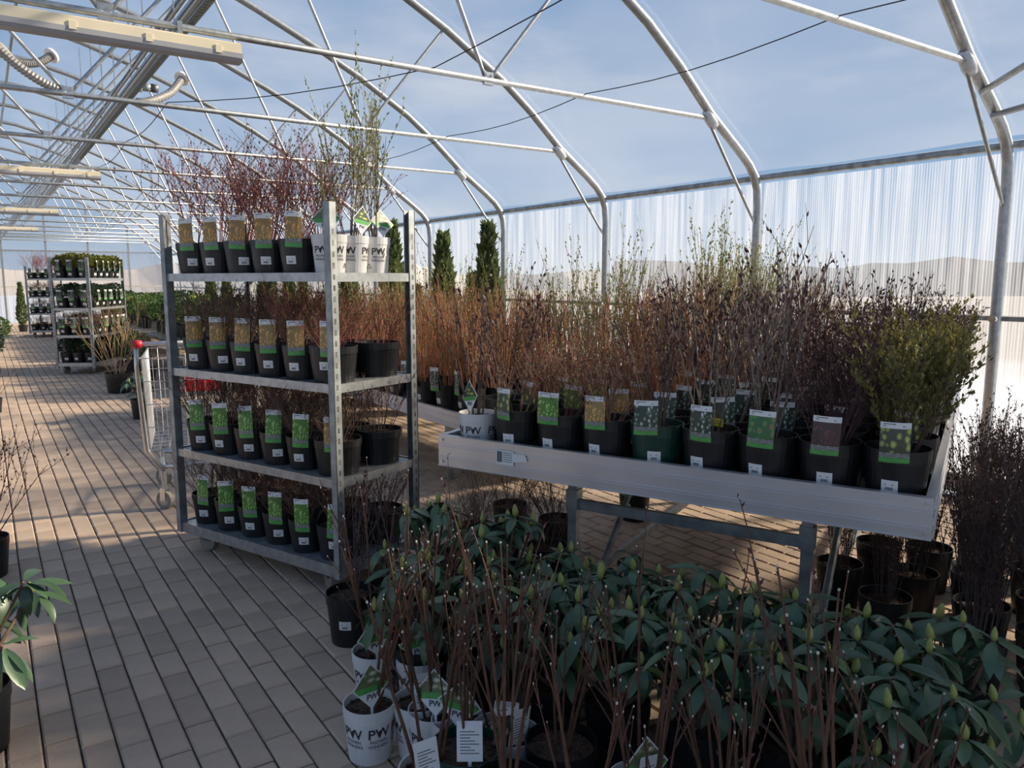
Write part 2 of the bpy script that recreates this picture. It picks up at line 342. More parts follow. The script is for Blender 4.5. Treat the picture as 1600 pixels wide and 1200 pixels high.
for wobj, s in ((wr, 1), (wl, -1)):
    X = lambda x: x if s > 0 else mir(x)
    ob('eave_rail', rail_me, wobj, (X(5.62), 0, 2.37)); ob('middle_rail', mid_me, wobj, (X(5.635), 0, 1.24)); ob('bottom_board', bot_me, wobj, (X(5.655), 0, 0))
clampm = MB(); clampm.tube([(-.012, 0, 0), (.02, 0, 0)], .026, n=10); clampm.tube([(-.022, 0, 0), (-.012, 0, 0)], .009, n=6); clm = clampm.mesh('rail_clamp', chrome)
for y in FR[1:8]:
    for z in (2.37, 1.24): ob('rail_clamp', clm, wr, (5.557, y-.0, z))
# far gable
GY = FR[-1]+.08
wf = struct(ob('wall_far', None))
xs = [LX+.02+i*(WX-LX-.04)/8 for i in range(9)]
def arch_z(x):
    for (xa, za), (xb, zb) in zip(prof[:-1], prof[1:]):
        if xb <= x <= xa and xa != xb: return za+(zb-za)*(xa-x)/(xa-xb)
    return 2.3
for i in range(8):
    for z0, z1 in ((.1, 1.25), (1.29, 2.42)):
        a = MB(); a.box((xs[i]+.01, -.004, z0), (xs[i+1]-.01, .004, z1)); ob('twin_wall_panel', a.mesh('twin_wall_panel', poly_g), wf, (0, GY, 0))
    a = MB(); k = 6; xx = [xs[i]+.005+(xs[i+1]-xs[i]-.01)*j/k for j in range(k+1)]
    a.add([(x, 0, 2.47) for x in xx]+[(x, 0, max(arch_z(x), 2.48)) for x in xx], [(j, j+1, k+2+j, k+1+j) for j in range(k)]); ob('film_sheet', a.mesh('film_sheet', film), wf, (0, GY, 0))
for i in range(9):
    a = MB(); a.box((xs[i]-.03, -.05, 0), (xs[i]+.03, -.008, max(arch_z(xs[i])-.04, 2.3))); a.build('gable_post', galv, wf, loc=(0, GY, 0))
for z, hh in ((.0, .1), (1.25, .04), (2.42, .05), (2.9, .03)):
    a = MB(); xl = 4.85 if z > 2.8 else WX; a.box((mir(xl), -.045, z), (xl, -.006, z+hh)); a.build('gable_rail', wood_m if z < 1.3 else galv, wf, loc=(0, GY, 0))
# ridge and side purlins, service runs
def run(name, label, cat, x, z, r, m, y0=FR[0], y1=FR[-1], group=None, n=8):
    a = MB(); a.tube([(0, y0, 0), (0, y1, 0)], r, n=n); o = a.build(name, m, None, True, (x, 0, z)); return tag(o, label, cat, group)
run('ridge_purlin', 'thin steel ridge tube along the peak of the film roof', 'purlin', RX, 4.80, .02, galv_dull)
run('roof_purlin', 'thick grey roof tube running lengthwise under the arches beside the cable trays', 'purlin', 2.16, 4.36, .038, galv_dull)
run('roof_purlin', 'thick grey roof tube running lengthwise on the far slope of the ridge', 'purlin', mir(2.16), 4.36, .038, galv_dull)
run('service_pipe', 'slim galvanised pipe running lengthwise among the cable trays', 'pipe', 1.10, 3.12, .012, galv, group='slim lengthwise pipes')
run('service_pipe', 'slim galvanised pipe running lengthwise among the cable trays', 'pipe', 1.24, 3.22, .012, galv, group='slim lengthwise pipes')
run('service_cable', 'dark power cable running lengthwise under the roof ridge', 'cable', 1.42, 3.62, .016, dark_steel)
def tray(x, z, label):
    t = thing('cable_tray', label, 'cable tray', (x, FR[0], z)); Ly = FR[-1]-FR[0]
    a = MB(); a.box((-.03, 0, 0), (.03, Ly, .003)); a.box((-.03, 0, 0), (-.027, Ly, .03)); a.box((.027, 0, 0), (.03, Ly, .03)); a.build('channel', galv, t)
    a = MB()
    for i in range(int(min(Ly, 14)/.06)): a.box((-.018, .02+i*.06, -.0015), (.018, .05+i*.06, -.0005))
    s = a.build('slots', dark_steel, t); s['kind'] = 'stuff'
    a = MB(); a.box((-.004, -.01, .0), (.004, .01, 4.62-z)); hm = a.mesh('hanger', galv)
    for y in FR: ob('hanger', hm, t, (0, y-FR[0], 0))
tray(1.46, 3.42, 'perforated cable tray hung next to the thick roof tube'); tray(1.33, 3.34, 'perforated cable tray hung next to the slim pipes')
# wires tied over the lower tubes
def wire(pts, label):
    a = MB(); P = []
    for p, q in zip(pts[:-1], pts[1:]):
        p = Vector(p); q = Vector(q)
        for i in range(6): f = i/6; P.append(p.lerp(q, f)+Vector((0, 0, -.05*math.sin(math.pi*f))))
    P.append(Vector(pts[-1])); a.tube(P, .0035, n=5); tag(a.build('tie_wire', wire_m), label, 'wire')
wire([(3.60, FR[0], 2.83)]+[(3.66, y, 2.815) for y in FR[1:12]], 'thin black wire tied over the trusses on the side of the sheeted wall')
wire([(2.44, FR[0]+.3, 3.05), (2.44, FR[2], 2.815), (1.25, FR[3], 2.815), (1.25, FR[4], 2.815), (1.25, FR[5], 2.815)], 'thin black wire slanting between trusses towards the cable trays')
a = MB(); a.tube([(5.16, FR[1], 2.64), (4.40, FR[0]+.06, 3.20)], .02, n=8); tag(a.build('wind_brace', galv, None, True), 'thin steel brace slanting off the arch above the wall post', 'brace')
a = MB(); a.tube([(5.32, FR[1], 2.52), (5.0, FR[0]+.06, 2.70)], .02, n=8); tag(a.build('wind_brace', galv, None, True), 'short steel brace slanting off the arch bend above the wall post', 'brace')
# light fittings under every third lower tube
def fitting(y, label):
    t = thing('strip_light', label, 'light fitting', (1.24, y, 2.77), 0, 'strip lights under the trusses'); Lx = -1.58
    a = MB(); a.box((Lx, -.05, -.075), (0, .05, -.03)); a.box((Lx, -.035, -.03), (0, .035, -.02)); a.build('housing', lum_body, t)
    a = MB(); pr_ = [(-.052, -.075), (-.05, -.10), (-.035, -.118), (.035, -.118), (.05, -.10), (.052, -.075)]
    a.add([(Lx-.004, u, v) for u, v in pr_]+[(.004, u, v) for u, v in pr_], [(j, (j+1) % 6, 6+(j+1) % 6, 6+j) for j in range(6)]+[tuple(range(5, -1, -1)), tuple(range(6, 12))]); a.build('diffuser', lum_diff, t)
    for i in range(5):
        a = MB(); a.box((-.016, -.056, -.088), (.016, .056, -.05)); a.build('clip', lum_body, t, loc=(-.12-i*.335, 0, 0))
    for x in (-.3, -1.2):
        a = MB(); a.box((-.012, -.024, -.03), (.012, .024, .045)); a.build('hanger', galv, t, loc=(x, 0, 0))
for k in (2, 5, 8, 11): fitting(FR[k], 'long cream strip light fitting with grey diffuser slung under a truss tube')
# corrugated air hoses and the blower
def hose(pts, r, label, flange=True):
    t = thing('air_hose', label, 'hose'); P = [Vector(p) for p in pts]; Q = []
    for i in range(len(P)-1):
        p0, p1, p2, p3 = P[max(i-1, 0)], P[i], P[i+1], P[min(i+2, len(P)-1)]
        for j in range(14):
            f = j/14; Q.append(.5*((2*p1)+(p2-p0)*f+(2*p0-5*p1+4*p2-p3)*f*f+(3*p1-p0-3*p2+p3)*f**3))
    Q.append(P[-1]); a = MB(); a.tube(Q, [r*(1 if i % 2 else .82) for i in range(len(Q))], n=10); a.build('corrugated_tube', hose_m, t)
    if flange:
        d = (P[-1]-P[-2]).normalized(); a = MB(); a.tube([P[-1]-d*.01, P[-1]+d*.025], r*1.8, n=14); a.build('flange', white_m, t)
hose([(1.78, 10.9, 3.70), (1.95, 11.05, 3.76), (2.25, 11.3, 3.95), (2.45, 11.5, 4.20)], .055, 'corrugated grey air hose curving up to a white flange near the thick roof tube')
hose([px(-30, 50, 1, 12.6), px(0, 73, 1, 12.8), px(18, 92, 1, 13.0), px(40, 99, 1, 13.1), px(62, 97, 1, 13.2), px(80, 87, 1, 13.3)], .06, 'corrugated grey air hose looping to a white flange beside the ridge')
hose([px(-30, 45, 1, 11.4), px(0, 78, 1, 11.4), px(35, 108, 1, 11.4), px(75, 133, 1, 11.4), px(108, 143, 1, 11.4)], .06, 'long corrugated grey air hose sagging across below the ridge', False)
t = thing('blower_fan', 'small grey blower clamped to the thick roof tube', 'fan', (2.08, 12.2, 4.18))
a = MB(); a.tube([(-.12, 0, 0), (-.02, 0, 0)], .075, n=14); a.tube([(-.02, 0, 0), (.10, 0, 0)], .055, n=14); a.build('housing', galv_dull, t, True)
a = MB(); a.tube([(.10, 0, 0), (.19, 0, 0)], .06, n=14); a.build('motor', dark_steel, t, True)
a = MB(); a.box((-.03, -.02, .05), (.03, .02, .17)); a.build('clamp', galv, t)

# ------------------------------------------------------------------ plant meshes
def fib(rr_, a): return (rr_*math.cos(a), rr_*math.sin(a))
def twigs(seed, n, h, base, spread, r, mats, branch=2, blen=.35, wob=.03, leaf=0, lsize=.012, tip=None, segs=6, hvar=.3, sides=4, bang=.5):
    """bare stems with side shoots; leaf>0 puts small leaves or buds along them (material 1)"""
    g_ = random.Random(seed); a = MB()
    def bud(p, d, s):
        x = d.orthogonal().normalized(); x.rotate(Matrix.Rotation(g_.random()*6.28, 3, d)); y = d.cross(x)
        m_ = p+d*s*.9
        a.add([p, m_+x*s*.42, p+d*s*2+x*s*.25, m_-x*s*.42+y*s*.2], [(0, 1, 2, 3)], 1)
    def stem(p, d, L, rad, lev):
        P = [p]; dd = d.copy(); k = segs if lev == 0 else 4
        for i in range(k):
            dd = (dd+Vector((g_.uniform(-1, 1), g_.uniform(-1, 1), g_.uniform(-.3, .6)))*wob*(2 if lev else 1)).normalized(); P.append(P[-1]+dd*L/k)
        a.tube(P, [rad*(1-.65*i/k) for i in range(k+1)], 0, sides if lev == 0 else 3, cap=False)
        if tip and lev < 2: a.tube([P[-1]-dd*.003, P[-1]+dd*.002], rad*.5, 2, 5)
        if leaf:
            for _ in range(max(1, int(leaf*L))):
                f = g_.uniform(.25, 1)*k; i = min(int(f), k-1); q_ = P[i].lerp(P[i+1], f-i)
                bd = (dd+Vector((g_.uniform(-1, 1), g_.uniform(-1, 1), g_.uniform(-.2, .8)))*.8).normalized(); bud(q_, bd, lsize*g_.uniform(.6, 1.2))
        if lev < 2:
            for _ in range(branch if lev == 0 else max(0, branch-2)):
                f = g_.uniform(.25, .9)*k; i = min(int(f), k-1); q_ = P[i].lerp(P[i+1], f-i)
                bd = (dd+Vector((g_.uniform(-1, 1), g_.uniform(-1, 1), g_.uniform(-.1, .5)))*bang*1.4).normalized()
                stem(q_, bd, L*blen*g_.uniform(.6, 1.2), rad*.6, lev+1)
    for i in range(n):
        an = g_.random()*6.283; q = math.sqrt(g_.random()); bx_, by_ = fib(base*q, an); o_ = spread*q
        d = Vector((math.cos(an)*o_+g_.uniform(-.08, .08), math.sin(an)*o_+g_.uniform(-.08, .08), 1)).normalized()
        stem(Vector((bx_, by_, -.01)), d, h*(1-hvar*g_.random()), r*g_.uniform(.7, 1.15), 0)
    return a.mesh('twigs', mats, False)
def leafy(seed, n, rx, rz, zc, mats, ls=.05, stems=True, up=.3, cone=False):
    """dense leaf dome (or cone) on short stems"""
    g_ = random.Random(seed); a = MB()
    for _ in range(n):
        an = g_.random()*6.283; z = g_.random() if cone else g_.uniform(-.8, 1)
        rr_ = (1-z)**.8*(.55+.45*g_.random()) if cone else math.sqrt(max(0, 1-z*z))*(.5+.5*g_.random())
        if cone: rr_ *= min(1, .45+z*4)
        p = Vector((math.cos(an)*rr_*rx, math.sin(an)*rr_*rx, zc+z*rz))
        d = Vector((math.cos(an), math.sin(an), up+g_.uniform(-.5, .9)+(1.2 if cone else 0))).normalized(); x = d.orthogonal().normalized(); x.rotate(Matrix.Rotation(g_.random()*6.28, 3, d))
        s = ls*g_.uniform(.6, 1.3); nn = d.cross(x)
        a.add([p, p+d*s*.5+x*s*.22, p+d*s+nn*s*.12, p+d*s*.5-x*s*.22], [(0, 1, 2, 3)], 1)
    if stems:
        for _ in range(14):
            an = g_.random()*6.283; q = g_.random(); a.tube([(0, 0, 0), (math.cos(an)*rx*.4*q, math.sin(an)*rx*.4*q, zc), (math.cos(an)*rx*.7*q, math.sin(an)*rx*.7*q, zc+rz*.5)], [.006, .004, .002], 0, 4)
    return a.mesh('foliage', mats)
V = {}
V['red'] = [twigs(10+i, 11, .50, .035, .62, .0028, [bark['red'], bud_d], 4, .45, .07, 25, .008) for i in range(4)]
V['brown'] = [twigs(20+i, 23, .32, .05, .68, .0022, [bark['brown'], bud_d], 4, .45, .08, 14, .006) for i in range(4)]
V['brownred'] = [twigs(25+i, 21, .32, .05, .68, .0022, [bark['red'], bud_g], 4, .45, .08, 14, .006) for i in range(3)]
V['willow'] = [twigs(30+i, 11, .68, .035, .26, .0032, [bark['grey'], bud_g], 3, .45, .03, 45, .010, segs=8, bang=.22) for i in range(4)]
V['orange'] = [twigs(40+i, 22, .62, .07, .26, .0036, [bark['orange'], bud_g], 2, .40, .045, 6, .010, bang=.28, hvar=.5) for i in range(6)]
V['yellow'] = [twigs(50+i, 18, .85, .06, .16, .0028, [bark['yellow'], bud_g], 2, .40, .03, 40, .010, bang=.2) for i in range(3)]
V['stick'] = [twigs(60+i, 5, .56, .03, .30, .0052, [bark['stick'], bud_d, cut_m], 2, .40, .035, 16, .009, tip=True, bang=.3, sides=6) for i in range(6)]
V['tall'] = [twigs(70+i, 6, .60, .035, .24, .0042, [bark['dark'], bud_d], 3, .45, .035, 22, .013, bang=.3, sides=5) for i in range(4)]
V['greystem'] = [twigs(75+i, 6, .60, .03, .30, .0055, [bark['grey'], bud_d], 3, .5, .05, 18, .014, bang=.35, sides=5) for i in range(3)]
V['berberis'] = [twigs(80+i, 24, .42, .05, .42, .0026, [bark['purple'], leaf_p], 4, .42, .05, 55, .009, bang=.35) for i in range(3)]
V['olive'] = [twigs(85+i, 22, .38, .05, .42, .0024, [bark['purple'], leaf_o], 5, .42, .05, 110, .010, bang=.35) for i in range(3)]
V['tan'] = [twigs(90+i, 16, .75, .06, .65, .0042, [bark['tan'], bud_g], 3, .5, .05, 8, .010, bang=.35) for i in range(2)]
V['darkbush'] = [twigs(95+i, 30, .72, .07, .16, .003, [bark['dark'], leaf_p], 5, .30, .05, 40, .009, bang=.35) for i in range(3)]
V['green'] = [leafy(100+i, 900, .26, .22, .24, [bark['brown'], leaf_g], .06) for i in range(3)]
V['dgreen'] = [leafy(104+i, 900, .26, .22, .24, [bark['brown'], leaf_d], .06) for i in range(2)]
V['lime'] = [leafy(107+i, 500, .28, .24, .26, [bark['brown'], leaf_y], .10) for i in range(2)]
V['thuja'] = [leafy(110+i, 1500, .13, 1.0, .02, [bark['brown'], leaf_c], .07, cone=True) for i in range(2)]
V['gold'] = [leafy(114+i, 500, .10, .11, .11, [bark['brown'], leaf_cy], .05) for i in range(2)]
# pots --------------------------------------------------------------
def pot_mesh(name, rt, rb, h, m, n=30):
    a = MB(); a.lathe([(.0, 0), (rb, 0), (rb+(rt-rb)*.82, h*.80), (rt-.001, h*.80), (rt, h*.985), (rt, h), (rt-.004, h), (rt-.006, h*.80), (rb-.003, .01)], n); return a.mesh(name, m, False)
def soil_mesh(r, z, seed=1):
    g_ = random.Random(seed); a = MB(); a.disc(r, z, 20, 0, .008)
    for _ in range(46):
        an = g_.random()*6.28; q = r*.92*math.sqrt(g_.random()); M = Matrix.Translation((math.cos(an)*q, math.sin(an)*q, z+.004)) @ Matrix.Rotation(g_.random()*6.28, 4, 'Z') @ Matrix.Rotation(g_.uniform(-.5, .5), 4, 'Y')
        s = g_.uniform(.4, 1.); a.box((-.010*s, -.004*s, -.002), (.010*s, .004*s, .003), 0, M)
    return a.mesh('soil', soil)
POT = {'s': (.097, .078, .165, black_pl), 'b': (.115, .095, .17, black_pl), 'm': (.102, .082, .215, black_pl), 'g': (.102, .082, .215, green_pl), 'l': (.17, .14, .27, black_pl), 'w': (.083, .067, .18, white_pl), 'q': (.12, .10, .20, black_pl)}
POTM = {k: pot_mesh('pot', v[0], v[1], v[2], v[3]) for k, v in POT.items()}
SOILM = {k: soil_mesh(v[0]-.007, v[2]*.86) for k, v in POT.items()}
def text_geo(body, size, bold=.012):
    cu = bpy.data.curves.new('t', 'FONT'); cu.body = body; cu.size = size; cu.align_x = 'CENTER'; cu.resolution_u = 3; cu.offset = bold*size
    o = bpy.data.objects.new('t', cu); COL.objects.link(o); bpy.context.view_layer.update()
    me = o.evaluated_get(bpy.context.evaluated_depsgraph_get()).to_mesh()
    r_ = ([tuple(v.co) for v in me.vertices], [tuple(p.vertices) for p in me.polygons]); bpy.data.objects.remove(o); return r_
def logo_mesh():
    a = MB(); rt, rb, h, _ = POT['w']
    rad = lambda z: rb+(rt-rb)*.82*min(z/(h*.8), 1)+.0012
    def put(body, size, z0, ang, mi=0):
        v, f = text_geo(body, size); vs = []
        for x, y, _ in v:
            z = z0+y; q = rad(z); an = ang+x/q; vs.append((q*math.cos(an), q*math.sin(an), z))
        a.add(vs, f, mi)
    for ang in (0, 1.35, 2.7, 4.05, 5.2):
        put('PW', .047, .094, ang); put('PROVEN', .0155, .077, ang, 1); put('WINNERS', .0155, .061, ang, 1)
        q = rad(.108)        # leaf between the two letters
        lv = [(-.004, -.006), (.003, -.004), (.007, .006), (.006, .014), (-.001, .008)]
        a.add([(q*math.cos(ang+(x-.001)/q), q*math.sin(ang+(x-.001)/q), .108+y) for x, y in lv], [(0, 1, 2, 3, 4)])
        put('- - - - -', .008, .050, ang, 1); put('- - - -', .008, .022, ang, 1)
    ang = .68; q = rad(.05)
    T = [(-.012, 0), (.012, 0), (0, .02)]
    for i in range(3):
        (xa, ya), (xb, yb) = T[i], T[(i+1) % 3]; f = lambda x, y: Vector((q*math.cos(ang+x/q), q*math.sin(ang+x/q), .03+y)); a.tube([f(xa, ya), f(xb, yb)], .0012, 0, 4)
    return a.mesh('printed_logo', [ink, ink_grey])
LOGO = logo_mesh()
# tags ------------------------------------------------------------------
def tag_mesh(kind, wd=.078, ht=.165, curve=.012):
    a = MB(); rows = [0, .10, .16, .30, .50, .70, .86, .87, 1.0]
    xs_ = [-.5, -.25, 0, .25, .5]
    def P(u, f): return (u*wd, -curve*(1-4*u*u)*.6+.02*f*f*.6, f*ht)
    def face(f0, f1, mi):
        for i in range(4):
            u0, u1 = xs_[i], xs_[i+1]; a.add([P(u0, f0), P(u1, f0), P(u1, f1), P(u0, f1)], [(0, 1, 2, 3)], mi, [((u0+.5, f0), (u1+.5, f0), (u1+.5, f1), (u0+.5, f1))])
    face(0, .12, 1); face(.12, .25, 2)
    for f0, f1 in ((.25, .4), (.4, .6), (.6, .85)): face(f0, f1, 3)
    face(.85, 1, 0)
    for k_ in range(2):
        z = .90+.05*k_; a.add([(p[0], p[1]-.0012, p[2]) for p in (P(-.4, z), P(.3-.3*k_, z), P(.3-.3*k_, z+.02), P(-.4, z+.02))], [(0, 1, 2, 3)], 4)
    return a.mesh('plant_tag', [white_m, foot_g, icons, PH[kind], ink_grey])
TAGM = {k: tag_mesh(k) for k in PH}; TAGW = {k: tag_mesh(k, .088, .128) for k in PH}
def diamond_mesh(kind):
    a = MB(); s = .070
    D = lambda x, z, y=0: (x*s, y, s+z*s)
    a.add([D(0, -1), D(1, 0), D(0, 1), D(-1, 0)], [(0, 1, 2, 3)], 0)
    a.add([D(-.92, 0, -.001), D(.92, 0, -.001), D(0, .92, -.001)], [(0, 1, 2)], 1, [((0, 0), (1, 0), (.5, 1))])
    a.add([D(-.92, 0, -.0012), D(-.66, -.26, -.0012), D(.66, -.26, -.0012), D(.92, 0, -.0012)], [(0, 1, 2, 3)], 2)
    v, f = text_geo('PW', .026); a.add([(x, -.0016, s*.42+y) for x, y, _ in v], f, 3)
    a.add([D(0, -1, .001), D(-1, 0, .001), D(0, 1, .001), D(1, 0, .001)], [(0, 1, 2, 3)], 0)
    a.box((-.004, .001, -.10), (.004, .003, .03), 0)
    return a.mesh('diamond_tag', [white_m, PH[kind], foot_g, ink])
DIAM = {k: diamond_mesh(k) for k in ('cream', 'lime')}
def backcard_mesh():
    a = MB(); a.box((-.035, -.0008, 0), (.035, .0008, .105), 0); a.box((-.005, -.0006, -.07), (.005, .0006, .01), 0)
    for i in range(8): a.box((-.026, -.0014, .02+i*.008), (.026-.012*(i % 3), -.0009, .0225+i*.008), 1)
    return a.mesh('care_card', [white_m, ink_grey])
CARD = backcard_mesh()
def sticker_mesh(pk, wd=.050, ht=.038):
    a = MB(); k = 5; rt, rb, h, _ = POT[pk]; zb = h*(.28 if pk == 's' else .38); r = rt
    def P(u, z, e=.0):        # follows the taper of the pot wall
        q = rb+(rt-rb)*.82*min((zb+z)/(h*.8), 1)+.0018+e
        return (q*math.sin(u/q), -q*math.cos(u/q), z)
    for i in range(k): a.add([P(wd*(i/k-.5), 0), P(wd*((i+1)/k-.5), 0), P(wd*((i+1)/k-.5), ht), P(wd*(i/k-.5), ht)], [(0, 1, 2, 3)], 0)
    for i in range(9): u = -.012+i*.0026; a.add([P(u, .006, .0006), P(u+.0014, .006, .0006), P(u+.0014, .015, .0006), P(u, .015, .0006)], [(0, 1, 2, 3)], 1)
    a.add([P(-.016, .022, .0006), P(.012, .022, .0006), P(.012, .0245, .0006), P(-.016, .0245, .0006)], [(0, 1, 2, 3)], 1)
    return a.mesh('price_sticker', [white_m, ink])
STK = {k: sticker_mesh(k) for k in POT}
pr_ = random.Random(21)
def plant(loc, pot, veg, label, group=None, tagk=None, face=0., sticker=True, sc=1., name='potted_shrub', wide=False, diamond=None, psc=1., card=False, tagz=None, cat='potted plant'):
    """a potted plant: Empty > pot (> printed_logo, price_sticker), soil, twigs, tag.  face = heading the tag looks to"""
    if name == 'potted_shrub': name = {'red': 'potted_red_twig_shrub', 'brown': 'potted_low_shrub', 'brownred': 'potted_low_shrub', 'willow': 'potted_whip_shrub', 'yellow': 'potted_whip_shrub', 'orange': 'potted_upright_shrub', 'tall': 'potted_budded_shrub', 'greystem': 'potted_budded_shrub', 'berberis': 'potted_purple_shrub', 'olive': 'potted_small_leaf_shrub', 'tan': 'potted_tan_shrub', 'darkbush': 'potted_dark_shrub', 'gold': 'potted_dwarf_conifer'}.get(veg, 'potted_leafy_shrub')
    t = thing(name, label, cat, loc, 0, group); rt, rb, h, _ = POT[pot]
    p = ob('pot', POTM[pot], t, rz=pr_.random()*6, sc=psc); ob('soil', SOILM[pot], t, sc=psc)
    if pot == 'w': ob('printed_logo', LOGO, p)
    vs = V[veg]; me = vs[pr_.randrange(len(vs))]
    nm = 'foliage' if me.name.startswith('foliage') else 'twigs'
    ob(nm, me, t, (0, 0, h*.86*psc), pr_.random()*6.28, sc=sc*pr_.uniform(.92, 1.08))
    fdir = Vector((math.sin(face), -math.cos(face), 0))
    if tagk:
        q = fdir*(rt*psc+.016); j = pr_.uniform(-.45, .45)
        ob('plant_tag', (TAGW if wide else TAGM)[tagk], t, (q.x, q.y, (h-.042 if tagz is None else tagz)), rot=(pr_.uniform(.0, .10), pr_.uniform(-.06, .06), face+j))
    if diamond:
        q = fdir*(rt*.7); ob('diamond_tag', DIAM[diamond], t, (q.x, q.y, h+.005), rot=(pr_.uniform(-.3, .0), pr_.uniform(-.2, .2), face+pr_.uniform(-.5, .5)))
    if card:
        q = fdir*(rt*.75); ob('care_card', CARD, t, (q.x, q.y, h+.0), rot=(pr_.uniform(-.3, .1), pr_.uniform(-.25, .25), face+pr_.uniform(-.6, .6)))
    if sticker and pot != 'w': ob('price_sticker', STK[pot], p if False else t, (0, 0, h*.28 if pot == 's' else h*.38), face+pr_.uniform(-.3, .3), sc=(psc, psc, 1))
    return t

# ------------------------------------------------------------------ plant trolleys
def trolley(B, ang, Ls, Ws, zs, zt, label, wheels=True, group=None):
    """B = near corner, long side runs along (-sin,cos), short side along (cos,sin)"""
    t = thing('plant_trolley', label, 'plant trolley', (B[0], B[1], 0), ang, group)
    # local: x = short side 0..Ws, y = long side 0..Ls
    pm = MB(); pm.box((-.022, -.018, .10), (-.016, .018, zt)); pm.box((-.022, -.018, .10), (.022, -.013, zt)); pm.box((-.022, .013, .10), (.022, .018, zt)); pme = pm.mesh('post', galv_dull)
    sm = MB(); n_ = int((zt-.3)/.05)
    for i in range(n_): sm.box((-.006, -.0186, .25+i*.05), (.006, -.0178, .275+i*.05))
    sme = sm.mesh('slot_row', dark_steel)   # punched slots, too small to pick apart
    for x, y, sx in ((0, 0, 1), (Ws, 0, -1), (0, Ls, 1), (Ws, Ls, -1)):
        p = ob('post', pme, t, (x, y, 0), sc=(sx, 1 if y == 0 else -1, 1)); ob('slot_row', sme, p)['kind'] = 'stuff'
    for i, z in enumerate(zs):
        a = MB(); lip = .035 if i < len(zs)-1 else .05
        a.box((.0, .0, z-.008), (Ws, Ls, z)); sh = a.mesh('shelf_board', wood_m if False else galv_dull); s = ob('shelf', sh, t)
        a = MB(); a.box((-.012, -.014, z-lip), (Ws+.012, -.002, z+.006)); a.box((-.012, Ls+.002, z-lip), (Ws+.012, Ls+.014, z+.006)); a.box((-.014, -.014, z-lip), (-.002, Ls+.014, z+.006)); a.box((Ws+.002, -.014, z-lip), (Ws+.014, Ls+.014, z+.006))
        ob('shelf_rim', a.mesh('shelf_rim', galv), s)
    if wheels:
        for x, y, c in ((.07, .14, 0), (Ws-.07, .14, 0), (.07, Ls-.14, 0), (Ws-.07, Ls-.14, 0)):
            a = MB(); a.tube([(-.02, 0, .055), (.02, 0, .055)], .055, 0, 16); wo = a.build('wheel', rubber, t, False, (x, y, 0), pr_.uniform(-.6, .6))
            a = MB(); a.box((-.03, -.03, .06), (-.022, .03, zs[-1]-.045)); a.box((.022, -.03, .06), (.03, .03, zs[-1]-.045)); a.box((-.03, -.035, zs[-1]-.055), (.03, .035, zs[-1]-.045)); a.build('fork', dark_steel, wo)
    return t
TB = (1.295, 3.325); TA = .381; TL, TW = 1.253, .531
TZ = [1.526, 1.019, .572, .152]
trolley(TB, TA, TL, TW, TZ, 1.842, 'tall galvanised trolley with four shelves of potted shrubs beside the paved aisle')
tl, tw_ = Vector((-math.sin(TA), math.cos(TA), 0)), Vector((math.cos(TA), math.sin(TA), 0))
FACE_L = TA-.95        # outward normal of the long side (towards the aisle)
def tp(i, j, z, n=6): return Vector((TB[0], TB[1], z+.001))+tl*(.125 if i == 0 else .335+(TL-.445)*(i-1)/4)+tw_*(.12+(TW-.24)*j/2 if i == 0 else .105+(TW-.21)*j/2)
for i in range(6):
    for j in range(3):
        jit = Vector((pr_.uniform(-.008, .008), pr_.uniform(-.008, .008), 0))
        if i == 0: plant(tp(i, j, TZ[0])+jit, 'w', 'willow', 'white printed pot of tall budding twigs on the trolley top shelf', 'white pots on the trolley top shelf', None, FACE_L if j == 0 else TA+.2, diamond='cream' if j != 1 else 'lime', sc=1.0 if j else .55)
        else:
            f = j == 0
            plant(tp(i, j, TZ[0])+jit, 's', 'red', 'black pot of red-twigged shrub '+('with orange tag, front of the trolley top shelf' if f else 'in the rear rows of the trolley top shelf'),
                  'red shrubs at the aisle edge of the top shelf' if f else 'red shrubs behind on the top shelf', 'orange' if f else None, FACE_L, sticker=f)
for lev, (kind, nm) in enumerate((('orange', 'second shelf'), ('green', 'third shelf'), ('green', 'bottom shelf')), 1):
    for i in range(6):
        for j in range(3):
            jit = Vector((pr_.uniform(-.006, .006), pr_.uniform(-.006, .006), 0)); f = j == 0
            if i == 0 and j == 1: continue
            k = 'orange' if (lev == 2 and i == 0) else kind
            if f: lb = 'brown shrub in black pot with %s tag, front of the trolley %s' % (k, nm)
            elif i == 0: lb = 'brown shrub in black pot at the short end of the trolley '+nm
            else: lb = 'brown shrub in black pot, inner rows of the trolley '+nm
            plant(tp(i, j, TZ[lev])+jit, 'b' if i == 0 else 's', 'brownred' if (i < 2 and lev == 1) else 'brown', lb, lb, k if f else None, FACE_L, sticker=f, sc=1.0 if lev < 3 else .9)
